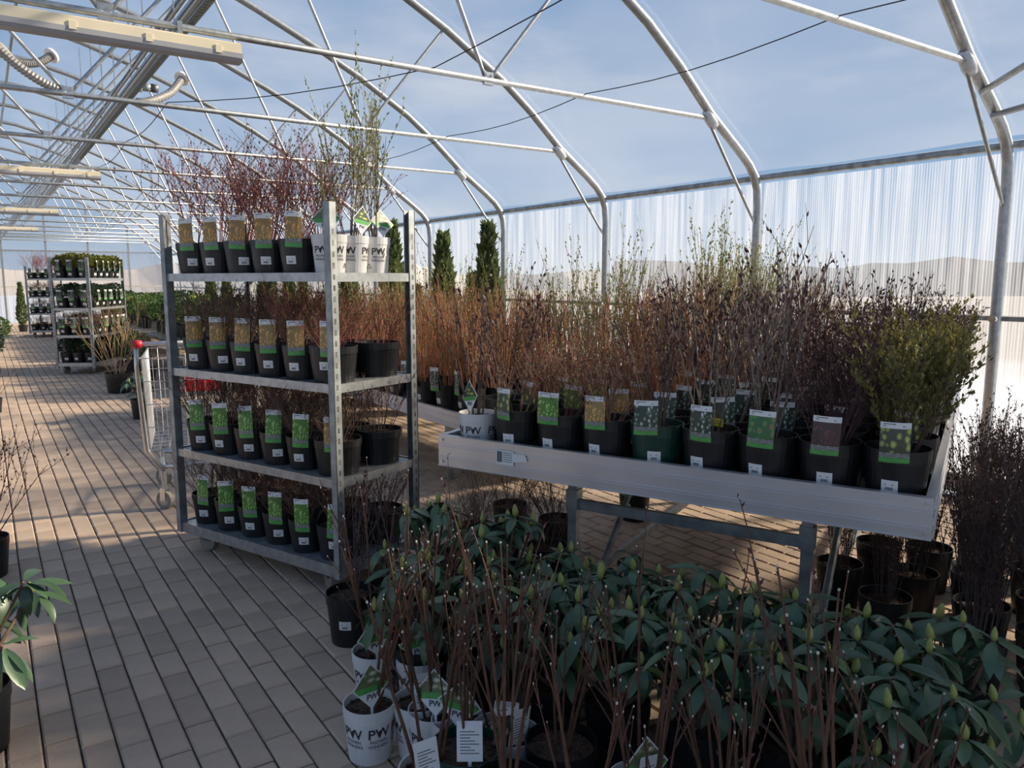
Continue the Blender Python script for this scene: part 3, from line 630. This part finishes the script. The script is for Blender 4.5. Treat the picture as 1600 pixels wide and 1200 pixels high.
# two trolleys further down the aisle
def far_trolley(B, ang, label, veg, rows, zs=(1.52, 1.05, .62, .18), nx_=6, nj=3, nm='far'):
    trolley(B, ang, 1.3, .56, list(zs), 1.85, label)
    l_ = Vector((-math.sin(ang), math.cos(ang), 0)); w_ = Vector((math.cos(ang), math.sin(ang), 0))
    for lev, z in enumerate(zs):
        for i in range(nx_):
            for j in range(nj):
                if 0 < i and 0 < j < nj-1: continue
                lb = rows[lev]; plant(Vector((B[0], B[1], z+.001))+l_*(.12+1.06*i/(nx_-1))+w_*(.10+.36*j/(nj-1)), 's', veg[lev], lb, lb, 'white' if (j == nj-1 or i == 0) and lev < 3 else None, ang if i == 0 else ang+math.pi/2, sc=(.5 if veg[lev] == 'dgreen' else .8) if lev else 1)
far_trolley((.90, 14.12), -.52, 'tall galvanised trolley with golden clipped conifers on top, standing down the aisle', ['gold', 'dgreen', 'brown', 'dgreen'],
            ['small black pot of golden clipped conifer on top of the aisle trolley', 'small black pot of dark evergreen on the aisle trolley below the conifers', 'small black pot of bare twigs on the lower aisle trolley shelf', 'small black pot of dark evergreen at the foot of the aisle trolley'])
far_trolley((.95, 23.6), -.25, 'narrow looking galvanised trolley standing behind the conifer trolley', ['red', 'brown', 'brown', 'brown'],
            ['small black pot of pale twigs on top of the rearmost trolley', 'small black pot of twigs on the second shelf of the rearmost trolley', 'small black pot of twigs on the third shelf of the rearmost trolley', 'small black pot of twigs at the foot of the rearmost trolley'], nx_=3, nj=3)

# ------------------------------------------------------------------ display bench with rim
BP = Vector((1.588, 2.885, 0)); BA = .4219; BL, BD, BZ, BRIM = 1.895, 2.94, .833, .135
bu = Vector((math.sin(BA), -math.cos(BA), 0)); bv = Vector((math.cos(BA), math.sin(BA), 0))
# local frame: x along the front edge (bu), y to the back (bv) ; rotation of local x
BROT = math.atan2(bu.y, bu.x)
def bench(P, rot, Lx, Ly, zt, rim, label, legs, sticker=True):
    t = thing('display_bench', label, 'display bench', (P.x, P.y, 0), rot)
    z0 = zt-rim
    def rim_part(lo, hi, axis):
        a = MB(); a.box(lo, hi)
        (x0, y0, _), (x1, y1, _) = lo, hi
        for f in (.0, .22, .30, .62, .70, .97):     # drawn ridges of the profile
            z = z0+rim*f
            if axis == 'x': a.box((x0, y0-.004, z), (x1, y0, z+rim*.03)); a.box((x0, y1, z), (x1, y1+.004, z+rim*.03))
            else: a.box((x0-.004, y0, z), (x0, y1, z+rim*.03)); a.box((x1, y0, z), (x1+.004, y1, z+rim*.03))
        return a.build('rim_board', alu, t)
    fr = rim_part((0, 0, z0), (Lx, .02, zt), 'x'); rim_part((0, Ly-.02, z0), (Lx, Ly, zt), 'x'); rim_part((0, .02, z0), (.02, Ly-.02, zt), 'y'); rim_part((Lx-.02, .02, z0), (Lx, Ly-.02, zt), 'y')
    a = MB(); a.box((.02, .02, z0+.035), (Lx-.02, Ly-.02, z0+.045)); a.build('tray_floor', galv_dull, t)
    if sticker:
        a = MB(); a.add([(.30, -.0055, z0+.045), (.385, -.0055, z0+.045), (.385, -.0055, z0+.105), (.30, -.0055, z0+.105)], [(0, 1, 2, 3)], 0)
        a.add([(.385, -.0055, z0+.06), (.45, -.006, z0+.072), (.44, -.006, z0+.098), (.385, -.0055, z0+.095)], [(0, 1, 2, 3)], 0)
        a.add([(.305, -.006, z0+.055), (.33, -.006, z0+.055), (.33, -.006, z0+.10), (.305, -.006, z0+.10)], [(0, 1, 2, 3)], 1)
        for i in range(5): a.add([(.335, -.006, z0+.058+i*.009), (.378, -.006, z0+.058+i*.009), (.378, -.006, z0+.061+i*.009), (.335, -.006, z0+.061+i*.009)], [(0, 1, 2, 3)], 1)
        a.build('torn_sticker', [white_m, ink_grey], fr)
        for x in (.02, Lx-.02):
            for z in (z0+.02, zt-.02):
                a = MB(); a.tube([(x, -.008, z), (x, -.001, z)], .006, 0, 8); a.build('rivet', chrome, fr)
    lx0, lx1, ly0, ly1 = legs
    for y in (ly0, ly1):
        for x in (lx0, lx1):
            a = MB(); a.box((x-.02, y-.02, .0), (x+.02, y+.02, z0+.02)); a.box((x-.05, y-.04, 0), (x+.05, y+.04, .006)); lg = a.build('leg', galv_dull, t)
            a = MB(); a.box((x-.027, y-.027, z0-.20), (x+.027, y+.027, z0-.11)); a.build('sleeve', galv_dull, lg)
        a = MB(); a.box((lx0, y-.012, .50), (lx1, y+.012, .545)); a.build('crossbar', galv_dull, t)
    for x in (lx0, lx1):
        a = MB(); a.tube([(x+.03, ly0+.1, .03), (x+.03, ly0+.85, z0)], .016, 0, 6); a.build('brace', galv_dull, t)
        a = MB(); a.box((x-.012, ly0, .12), (x+.012, ly1, .155)); a.build('side_bar', galv_dull, t)
    return t
bench(BP, BROT, BL, BD, BZ, BRIM, 'aluminium rimmed display bench with torn sticker, full of potted shrubs', (.50, 1.48, .32, 2.5))
def bp(u, v, z=BZ-BRIM+.046): return Vector((BP.x, BP.y, z))+bu*u+bv*v
FACE_B = math.atan2(-bv.x, bv.y)     # heading of tags: towards the front edge
front = [('w', 'tall', None, 'lime', 'white printed pot with diamond tag at the corner of the aluminium bench'),
         ('m', 'brown', 'lime', None, 'black pot with yellow-green photo tag beside the white pot on the aluminium bench'),
         ('m', 'brownred', 'green', None, 'black pot with leafy green photo tag on the aluminium bench front row'),
         ('m', 'brown', 'orange', None, 'black pot with orange-brown photo tag on the aluminium bench front row'),
         ('g', 'tall', 'white', None, 'dark green pot with white-flower photo tag on the aluminium bench front row'),
         ('m', 'greystem', 'white', None, 'black pot with grey stems and white-leaf photo tag, next to the dark green pot'),
         ('m', 'greystem', 'berry', None, 'black pot with red-berry photo tag on the aluminium bench front row'),
         ('m', 'berberis', 'maroon', None, 'black pot of dense purple twigs with maroon shrub photo tag, bench front row'),
         ('m', 'olive', 'lime', None, 'black pot of tiny-leaved olive shrub with lime shrub photo tag, bench front corner')]
colveg = [('tall', 'willow', 'orange'), ('brownred', 'orange', 'tall'), ('brownred', 'orange', 'yellow'), ('brownred', 'orange', 'yellow'), ('tall', 'brownred', 'orange'), ('greystem', 'tall', 'orange'), ('greystem', 'brownred', 'tall'), ('berberis', 'berberis', 'tall'), ('olive', 'olive', 'berberis')]
desc = {'tall': 'dark budded stems', 'willow': 'thin budding whips', 'orange': 'orange-brown twigs', 'brownred': 'low reddish twigs', 'yellow': 'yellow-green whips', 'greystem': 'pale grey stems', 'berberis': 'dense purple twigs', 'olive': 'tiny olive leaves', 'brown': 'low brown twigs'}
for c in range(9):
    p_, vg, tg, dm, lb = front[c]
    u = .115+c*.2075
    pf = plant(bp(u, .135), p_, vg, lb, None, tg, FACE_B, wide=True, diamond=dm, tagz=.185, sc=1.0)
    if c == 5:
        a = MB(); a.box((-.045, -.001, 0), (.045, .001, .030), 0); a.box((-.03, -.0016, .011), (.035, -.001, .014), 1); a.box((-.005, -.0016, .019), (.035, -.001, .022), 1)
        a.build('yellow_label', [mat('yellow_card', (.85, .72, .03), .5), ink_grey], pf, loc=(.045, .03, .212), rz=FACE_B-.3)['label'] = 'yellow printed label strip'
    for r_ in range(1, 12):
        v = .135+r_*.235
        vg = colveg[c][0] if r_ < 4 else colveg[c][1] if r_ < 8 else colveg[c][2]
        lb = 'black pot of %s in the rows behind the bench front row' % desc[vg]
        tg = ('lime', 'lime', 'green', 'orange', 'white', 'white', 'white', 'maroon', 'lime')[c]
        plant(bp(u+pr_.uniform(-.02, .02), v), 'm', vg, lb, 'bench pots of '+desc[vg], tg if (r_ < 5 and c > 0) else None, FACE_B, sticker=r_ < 2, wide=True, tagz=.185, sc=pr_.uniform(.85, 1.05))
# second bench along the aisle behind the trolley
b2 = bench(Vector((2.55, 9.2, 0)), -math.pi/2, 4.9, 1.7, .62, .11, 'aluminium rimmed bench behind the trolley crowded with orange-brown twigs', (.6, 4.2, .3, 1.4), False)
for i in range(19):
    for j in range(7):
        x, y = 2.68+j*.24, 4.43+i*.25
        vg = 'orange' if j > 0 or i > 3 else 'orange'
        if (i+j) % 9 == 4 and i > 5: vg = 'yellow'
        if i > 13 and j > 2:
            if (i+j) % 2: continue
            vg = 'lime'
        if i > 12 and j == 0: vg = 'green'
        edge = j == 0 and i < 6
        lb = ('orange-brown twigs with white-flower tag at the edge of the bench behind the trolley' if edge else {'orange': 'black pot of upright orange-brown twigs on the bench behind the trolley', 'yellow': 'black pot of yellow-green whips among the orange-brown twigs', 'lime': 'black pot of broad yellow-green foliage behind the orange-brown twigs', 'green': 'black pot of mid green foliage beyond the orange-brown twigs'}[vg])
        plant((x+pr_.uniform(-.03, .03), y+pr_.uniform(-.03, .03), .556), 'm', vg, lb, lb[:70], 'white' if edge else ('pink' if (i*3+j) % 11 == 0 and j < 4 else None), -math.pi/2 if edge else .5, sticker=edge, sc=pr_.uniform(.95, 1.2) if vg not in ('lime', 'green') else .8)

# ------------------------------------------------------------------ rhododendrons
def leaf_mesh(L, Wd, droop, fold, m):
    a = MB(); k = 6; vs = []
    for i in range(k+1):
        f = i/k; wv = Wd*.5*(math.sin(math.pi*min(1, f*.93+.05))**.8 if f < 1 else 0.02)
        ang = -droop*f; y = L*f*math.cos(ang*.55); z = L*f*math.sin(ang*.55)
        for s in (-1, 0, 1): vs.append((s*wv, y+.012, z+abs(s)*wv*fold))
    a.add(vs, [(i*3+j, i*3+j+1, (i+1)*3+j+1, (i+1)*3+j) for i in range(k) for j in range(2)]); return a.mesh('leaf', m, True)
LEAF = [leaf_mesh(.120, .042, .5, .25, rh_leaf), leaf_mesh(.135, .046, .9, .3, rh_leaf), leaf_mesh(.11, .04, 1.3, .2, rh_leaf), leaf_mesh(.125, .044, .2, .35, rh_leaf), leaf_mesh(.10, .036, .4, .2, rh_leaf2)]
a = MB(); a.lathe([(.002, -.005), (.008, .0), (.011, .012), (.009, .026), (.004, .038), (.0005, .043)], 8); BUD = a.mesh('flower_bud', rh_bud, True)
def rhodo(loc, label, group, nsh=11, rad=.2, hgt=.42, seed=0, pot='m', sc=1., face=None):
    g_ = random.Random(500+seed); t = thing('rhododendron', label, 'rhododendron', loc, 0, group); h = POT[pot][2]
    ob('pot', POTM[pot], t); ob('soil', SOILM[pot], t)
    st = MB(); tips = []
    for i in range(nsh):
        f = (i+.5)/nsh; an = i*2.4+g_.uniform(-.3, .3); q = rad*math.sqrt(f)*g_.uniform(.85, 1.15); z = h*.86+hgt*(1-.62*f*f)*g_.uniform(.85, 1.05)
        p = Vector((math.cos(an)*q, math.sin(an)*q, z)); tips.append((p, an, f)); st.tube([(0, 0, h*.84), (p.x*.45, p.y*.45, h*.86+(z-h*.86)*.5), tuple(p)], [.008, .006, .004], 0, 5)
    st.build('stems', bark['brown'], t)
    for p, an, f in tips:
        tilt = .35*f; n_ = g_.randint(7, 9); a0 = g_.random()*6.28
        for j in range(n_):
            th = a0+6.283*j/n_+g_.uniform(-.2, .2); me = LEAF[4] if g_.random() < .05 else LEAF[g_.randrange(4)]
            rx_ = g_.uniform(-.55, .25)-(.25 if j % 2 else 0)+ (-.3*math.cos(th-(an-math.pi/2)))*f
            ob('leaf', me, t, (p.x, p.y, p.z-.012*(j % 2)), rot=(rx_, g_.uniform(-.3, .3), th), sc=sc*g_.uniform(.8, 1.15))
        if g_.random() < .8: ob('flower_bud', BUD, t, (p.x, p.y, p.z+.002), rot=(g_.uniform(-.2, .2), g_.uniform(-.2, .2), 0), sc=g_.uniform(.8, 1.2))
    return t
k = 0
for v, us in ((-.27, (.20, .46, .72, .98, 1.24, 1.50, 1.76, 2.0)), (-.55, (.34, .60, .86, 1.12, 1.38, 1.64, 1.90))):
    for u in us:
        p = bp(u+pr_.uniform(-.03, .03), v+pr_.uniform(-.03, .03), 0)
        rhodo(p, 'dark-leaved potted rhododendron with pale green buds, in the row '+('along the bench legs' if v > -.4 else 'just behind the cut stems'), 'rhododendrons along the bench legs' if v > -.4 else 'rhododendrons behind the cut stems', 11, .18, (.45 if u < .5 else .36) if v > -.4 else .34, k, sc=.86); k += 1
rhodo((-.12, 2.86, 0), 'potted rhododendron with yellow buds alone on the aisle pavers opposite the trolley', None, 12, .24, .42, 77)
rhodo((1.33, 9.1, 0), 'potted rhododendron with light green leaves beside the shopping cart', None, 8, .16, .30, 78)

# ------------------------------------------------------------------ foreground pots with cut stems
P_ = [((577, 1102), 'w'), ((655, 1098), 'w'), ((716, 1128), 'w'), ((800, 1150), 'w'), ((586, 1020), 'w'), ((655, 1030), 'w'), ((570, 1060), 'w')]
for i, ((x, y), pk) in enumerate(P_):
    q = px(x, y, 2, .165); lb = ['white printed pot nearest the pavers, two diamond tags behind its stems', 'white printed pot with bark mulch between two others at the paver edge', 'white printed pot behind the dark green pot', 'white printed pot with a care card beside the dark green pot', 'white printed pot with a flower tag beside the rhododendron leaves', 'white printed pot tucked under the rhododendron leaves', 'white printed pot half hidden behind the one at the paver edge'][i]
    if i == 6: continue
    plant((q.x, q.y, 0), 'w', 'stick', lb, None, None, -.35+pr_.uniform(-.4, .2), diamond='cream' if i in (0, 2, 4, 5) else None, card=i in (3, 1), name='potted_hydrangea', sc=1.0)
for i, (x, y) in enumerate([(548, 935), (612, 925)]):
    q = px(x, y, 2, .18); plant((q.x, q.y, 0), 'm', 'tall', 'black pot of thin dark stems standing between the trolley wheel and the white pots', 'black pots by the trolley wheel', None, -.4, card=i == 1, sc=.8)
q = px(728, 1182, 2, .18); plant((q.x, q.y, 0), 'g', 'stick', 'dark green pot of cut stems in front of the white printed pots', None, None, -.4, card=True, name='potted_hydrangea', sc=.9)
kk = 0
for v, us in ((-.86, (.62, .84, 1.06, 1.28, 1.50, 1.72, 1.94)), (-1.07, (.80, 1.0, 1.2, 1.4, 1.6, 1.8))):
    for u in us:
        p = bp(u+pr_.uniform(-.03, .03), v+pr_.uniform(-.03, .03), 0); kk += 1
        plant(p, 'w' if kk % 3 else 'm', 'stick', 'pot of upright cut stems with pale tips crowded before the rhododendrons', 'cut-stemmed pots before the rhododendrons', 'pink' if kk % 5 == 2 else None, -.45, diamond='cream' if kk % 3 == 1 else None, card=kk % 2 == 0, name='potted_hydrangea', sc=pr_.uniform(.95, 1.2), sticker=False)
# dark shrubs between the bench end and the wall
for i, (u, v) in enumerate([(2.04, .50), (2.06, .86), (2.04, 1.22), (2.06, 1.60), (2.05, 2.0), (2.27, .68), (2.28, 1.05), (2.27, 1.42), (2.28, 1.82), (2.27, .28), (2.27, 2.2)]):
    plant(bp(u, v, 0), 'm', 'darkbush', 'black pot of dense dark twiggy shrub on the ground beside the bench end', 'dark shrubs beside the bench end', None, FACE_B, sticker=False, sc=.9)
for i, (u, v) in enumerate([(1.72, .75), (1.80, 1.10), (1.50, 1.05), (1.62, 1.45), (1.84, 1.5)]):
    plant(bp(u, v, 0), 'm', 'darkbush', 'black pot of low dark twigs pushed under the bench end', 'dark twigs under the bench end', None, FACE_B, sticker=False, sc=.60)
# pots standing under and behind the bench
for i, (u, v) in enumerate([(-.12, .2), (.0, .5), (.15, .22), (.24, .55), (-.22, .62), (.08, .95), (-.28, 1.05)]):
    plant(bp(u, v, 0), 'm', 'brown' if i % 2 else 'brownred', 'black pot of low brown twigs on the ground under the bench corner', 'pots under the bench corner', None, FACE_B, sticker=False, sc=.95)
plant((3.30, 3.45, 0), 'm', 'brown', 'lone black pot with green tag on the pavers under the bench', None, 'green', FACE_B, sc=.8)

# ------------------------------------------------------------------ shopping cart behind the trolley
def cart(loc, rz):
    t = thing('shopping_cart', 'wire shopping cart with red handle ends and red child-seat plate behind the trolley', 'shopping cart', loc, rz)
    # local: x across, y forwards (away from the handle), handle at y=0
    Wt, Wb, Lt, Lb, zt, zb = .50, .46, .82, .66, 1.0, .40
    def side(s):
        a = MB(); C = lambda f, g_: (s*((Wb+(Wt-Wb)*g_)/2), .06+f*(Lb+(Lt-Lb)*g_), zb+(zt-zb)*g_-.10*f*g_*0)
        for i in range(15): f = i/14; a.tube([C(f, 0), C(f, 1)], .0022, 0, 4)
        for g_ in (0, .25, .5, .75, 1): a.tube([C(0, g_), C(1, g_)], .0032 if 0 < g_ < 1 else .005, 0, 5)
        a.build('side_grid', chrome, t)
    side(1); side(-1)
    for nm, yy in (('rear_flap', (.06, .06)), ('front_grid', (.06+Lb, .06+Lt))):
        a = MB()
        for i in range(9):
            f = i/8-.5; a.tube([(f*Wb, yy[0], zb), (f*Wt, yy[1], zt)], .0022, 0, 4)
        for g_ in (0, .25, .5, .75, 1): w_ = (Wb+(Wt-Wb)*g_)/2; y = yy[0]+(yy[1]-yy[0])*g_; a.tube([(-w_, y, zb+(zt-zb)*g_), (w_, y, zb+(zt-zb)*g_)], .0032, 0, 5)
        a.build(nm, chrome, t)
    a = MB()
    for i in range(9): a.tube([((i/8-.5)*Wb, .06, zb), ((i/8-.5)*Wb, .06+Lb, zb)], .0022, 0, 4)
    for i in range(6): a.tube([(-Wb/2, .06+Lb*i/5, zb), (Wb/2, .06+Lb*i/5, zb)], .0028, 0, 4)
    a.build('basket_floor', chrome, t)
    for s in (1, -1):
        a = MB(); a.tube([(s*.27, -.03, 1.10), (s*.275, .0, .95), (s*.25, .04, zb), (s*.16, .08, .26)], [.012, .014, .017, .014], 0, 8); a.build('upright', chrome, t, True)
        a = MB(); a.tube([(s*.16, .08, .28), (s*.19, .75, .24)], .013, 0, 8); a.build('chassis_rail', chrome, t, True)
        a = MB(); a.tube([(s*.235, -.035, 1.10), (s*.285, -.035, 1.10)], .024, 0, 12); a.build('handle_end', red_pl, t, True)
    a = MB(); a.tube([(-.24, -.035, 1.10), (.24, -.035, 1.10)], .015, 0, 10); a.build('handle', white_pl, t, True)
    for p, q in (((-.16, .08, .28), (.16, .08, .28)), ((-.19, .75, .24), (.19, .75, .24))): a = MB(); a.tube([p, q], .013, 0, 8); a.build('cross_rail', chrome, t, True)
    a = MB(); a.box((-.01, .14, .76), (.22, .15, .87)); a.build('seat_plate', red_pl, t)
    for x, y in ((-.16, .08), (.16, .08), (-.19, .75), (.19, .75)):
        a = MB(); a.tube([(-.015, 0, .06), (.015, 0, .06)], .06, 0, 18); wo = a.build('wheel', rubber, t, False, (x, y-.02, 0), pr_.uniform(-.4, .4)+R(70))
        a = MB(); a.tube([(-.017, 0, .06), (.017, 0, .06)], .035, 0, 14); a.build('hub', galv, wo)
        a = MB(); a.box((-.024, -.02, .055), (-.018, .02, .14)); a.box((.018, -.02, .055), (.024, .02, .14)); a.tube([(0, 0, .13), (0, 0, .25)], .016, 0, 8); a.build('fork', chrome, wo)
q = px(258, 797, 2, 0)
cart((q.x+.155, q.y-.06, 0), R(-12))

# ------------------------------------------------------------------ other pots along the aisle and in the background
plant((1.42, 11.4, 0), 'l', 'tan', 'large black pot of spreading tan shrub on the aisle pavers before the conifer trolley', None, None, 0, sticker=False, sc=1.15)
plant((.0, 10.45, 0), 's', 'tan', 'small black pot of thin tan stems across the aisle from the large tan shrub', None, None, 0, sticker=False, sc=.6)
plant((-.10, 4.62, 0), 'q', 'red', 'black pot of thin red stems on the aisle edge opposite the trolley', None, None, 0, sticker=False, sc=1.1)
for i, (x, y, vg, s) in enumerate([(.32, 16.0, 'dgreen', 1.1), (.12, 14.6, 'green', 1.0), (.25, 18.2, 'dgreen', 1.2), (.55, 20.5, 'green', 1.1), (.30, 22.2, 'dgreen', 1.2)]):
    plant((x-.35, y, 0), 'q', vg, 'leafy evergreen in a black pot lining the aisle opposite the conifer trolley', 'evergreens lining the aisle', None, 0, sticker=False, sc=s)
for i, (x, y) in enumerate([(.15, 24.8), (.9, 26.5)]):
    plant((x, y, 0), 'q', 'thuja', 'young upright conifer in a black pot at the end of the aisle', 'upright conifers at the aisle end', None, 0, sticker=False, sc=1.15, name='potted_conifer')
# planted benches beyond the second one: greens on low tables
def low_table(x0, y0, x1, y1, z, label):
    t = thing('plant_table', label, 'plant table', (x0, y0, 0)); a = MB(); a.box((0, 0, z-.05), (x1-x0, y1-y0, z)); a.build('table_top', galv_dull, t)
    for x in (.1, x1-x0-.1):
        for y in (.2, (y1-y0)/2, y1-y0-.2): a = MB(); a.box((x-.02, y-.02, 0), (x+.02, y+.02, z-.05)); a.build('leg', galv_dull, t)
low_table(2.35, 10.2, 4.1, 15.5, .55, 'low grey table of green shrubs beyond the orange-brown twigs')
low_table(2.35, 16.4, 4.1, 24.0, .55, 'low grey table of green shrubs standing near the far gable')
for ti, (ya, n_) in enumerate(((10.4, 11), (16.6, 15))):
    for i in range(n_):
        for j in range(3):
            vg = ('green', 'lime', 'dgreen', 'green')[(i*2+j*3) % 4] if ti == 0 else ('green', 'green', 'dgreen', 'lime')[(i+j) % 4]
            lb = {'green': 'mid green', 'lime': 'yellow-green', 'dgreen': 'dark green'}[vg]+' leafy shrub in a black pot on the low table '+('beyond the orange-brown twigs' if ti == 0 else 'near the far gable')
            plant((2.65+j*.58+pr_.uniform(-.04, .04), ya+i*.48, .551), 'm', vg, lb, lb, None, 0, sticker=False, sc=pr_.uniform(.85, 1.05)*(.8 if vg == 'lime' else 1))
for i, (x, y, s) in enumerate([(4.80, 7.5, 1.75), (4.72, 8.4, 1.7), (4.55, 8.75, 1.2), (4.95, 8.1, 1.3), (4.65, 12.6, 1.0), (4.95, 11.9, 1.6), (4.5, 13.6, 1.5), (5.1, 14.6, 1.3), (4.8, 15.8, 1.9), (5.0, 10.4, 1.95), (5.15, 17.3, 1.6), (4.7, 18.6, 1.5), (4.9, 21, 1.7)]):
    plant((x, y, 0), 'l', 'thuja', 'tall green conifer in a black pot along the sheeted side wall', 'conifers along the side wall', None, 0, sticker=False, sc=s, name='potted_conifer')
for i in range(4):
    plant((4.75+pr_.uniform(-.1, .2), 5.0+i*.55, 0), 'l', 'yellow', 'black pot of tall yellow-green whips by the sheeted side wall', 'tall whips along the side wall', None, 0, sticker=False, sc=1.45)
for i in range(8):
    plant((1.95+pr_.uniform(-.05, .05), 12.6+i*1.25 if i < 2 else 14.1+i*1.1, 0), 'q', ('tan', 'green', 'dgreen')[i % 3], ('tan twiggy shrub' if i % 3 == 0 else 'mid green bush' if i % 3 == 1 else 'dark green bush')+' in a black pot on the ground before the low tables', 'ground pots before the low tables %d' % (i % 3), None, 0, sticker=False, sc=1.1)
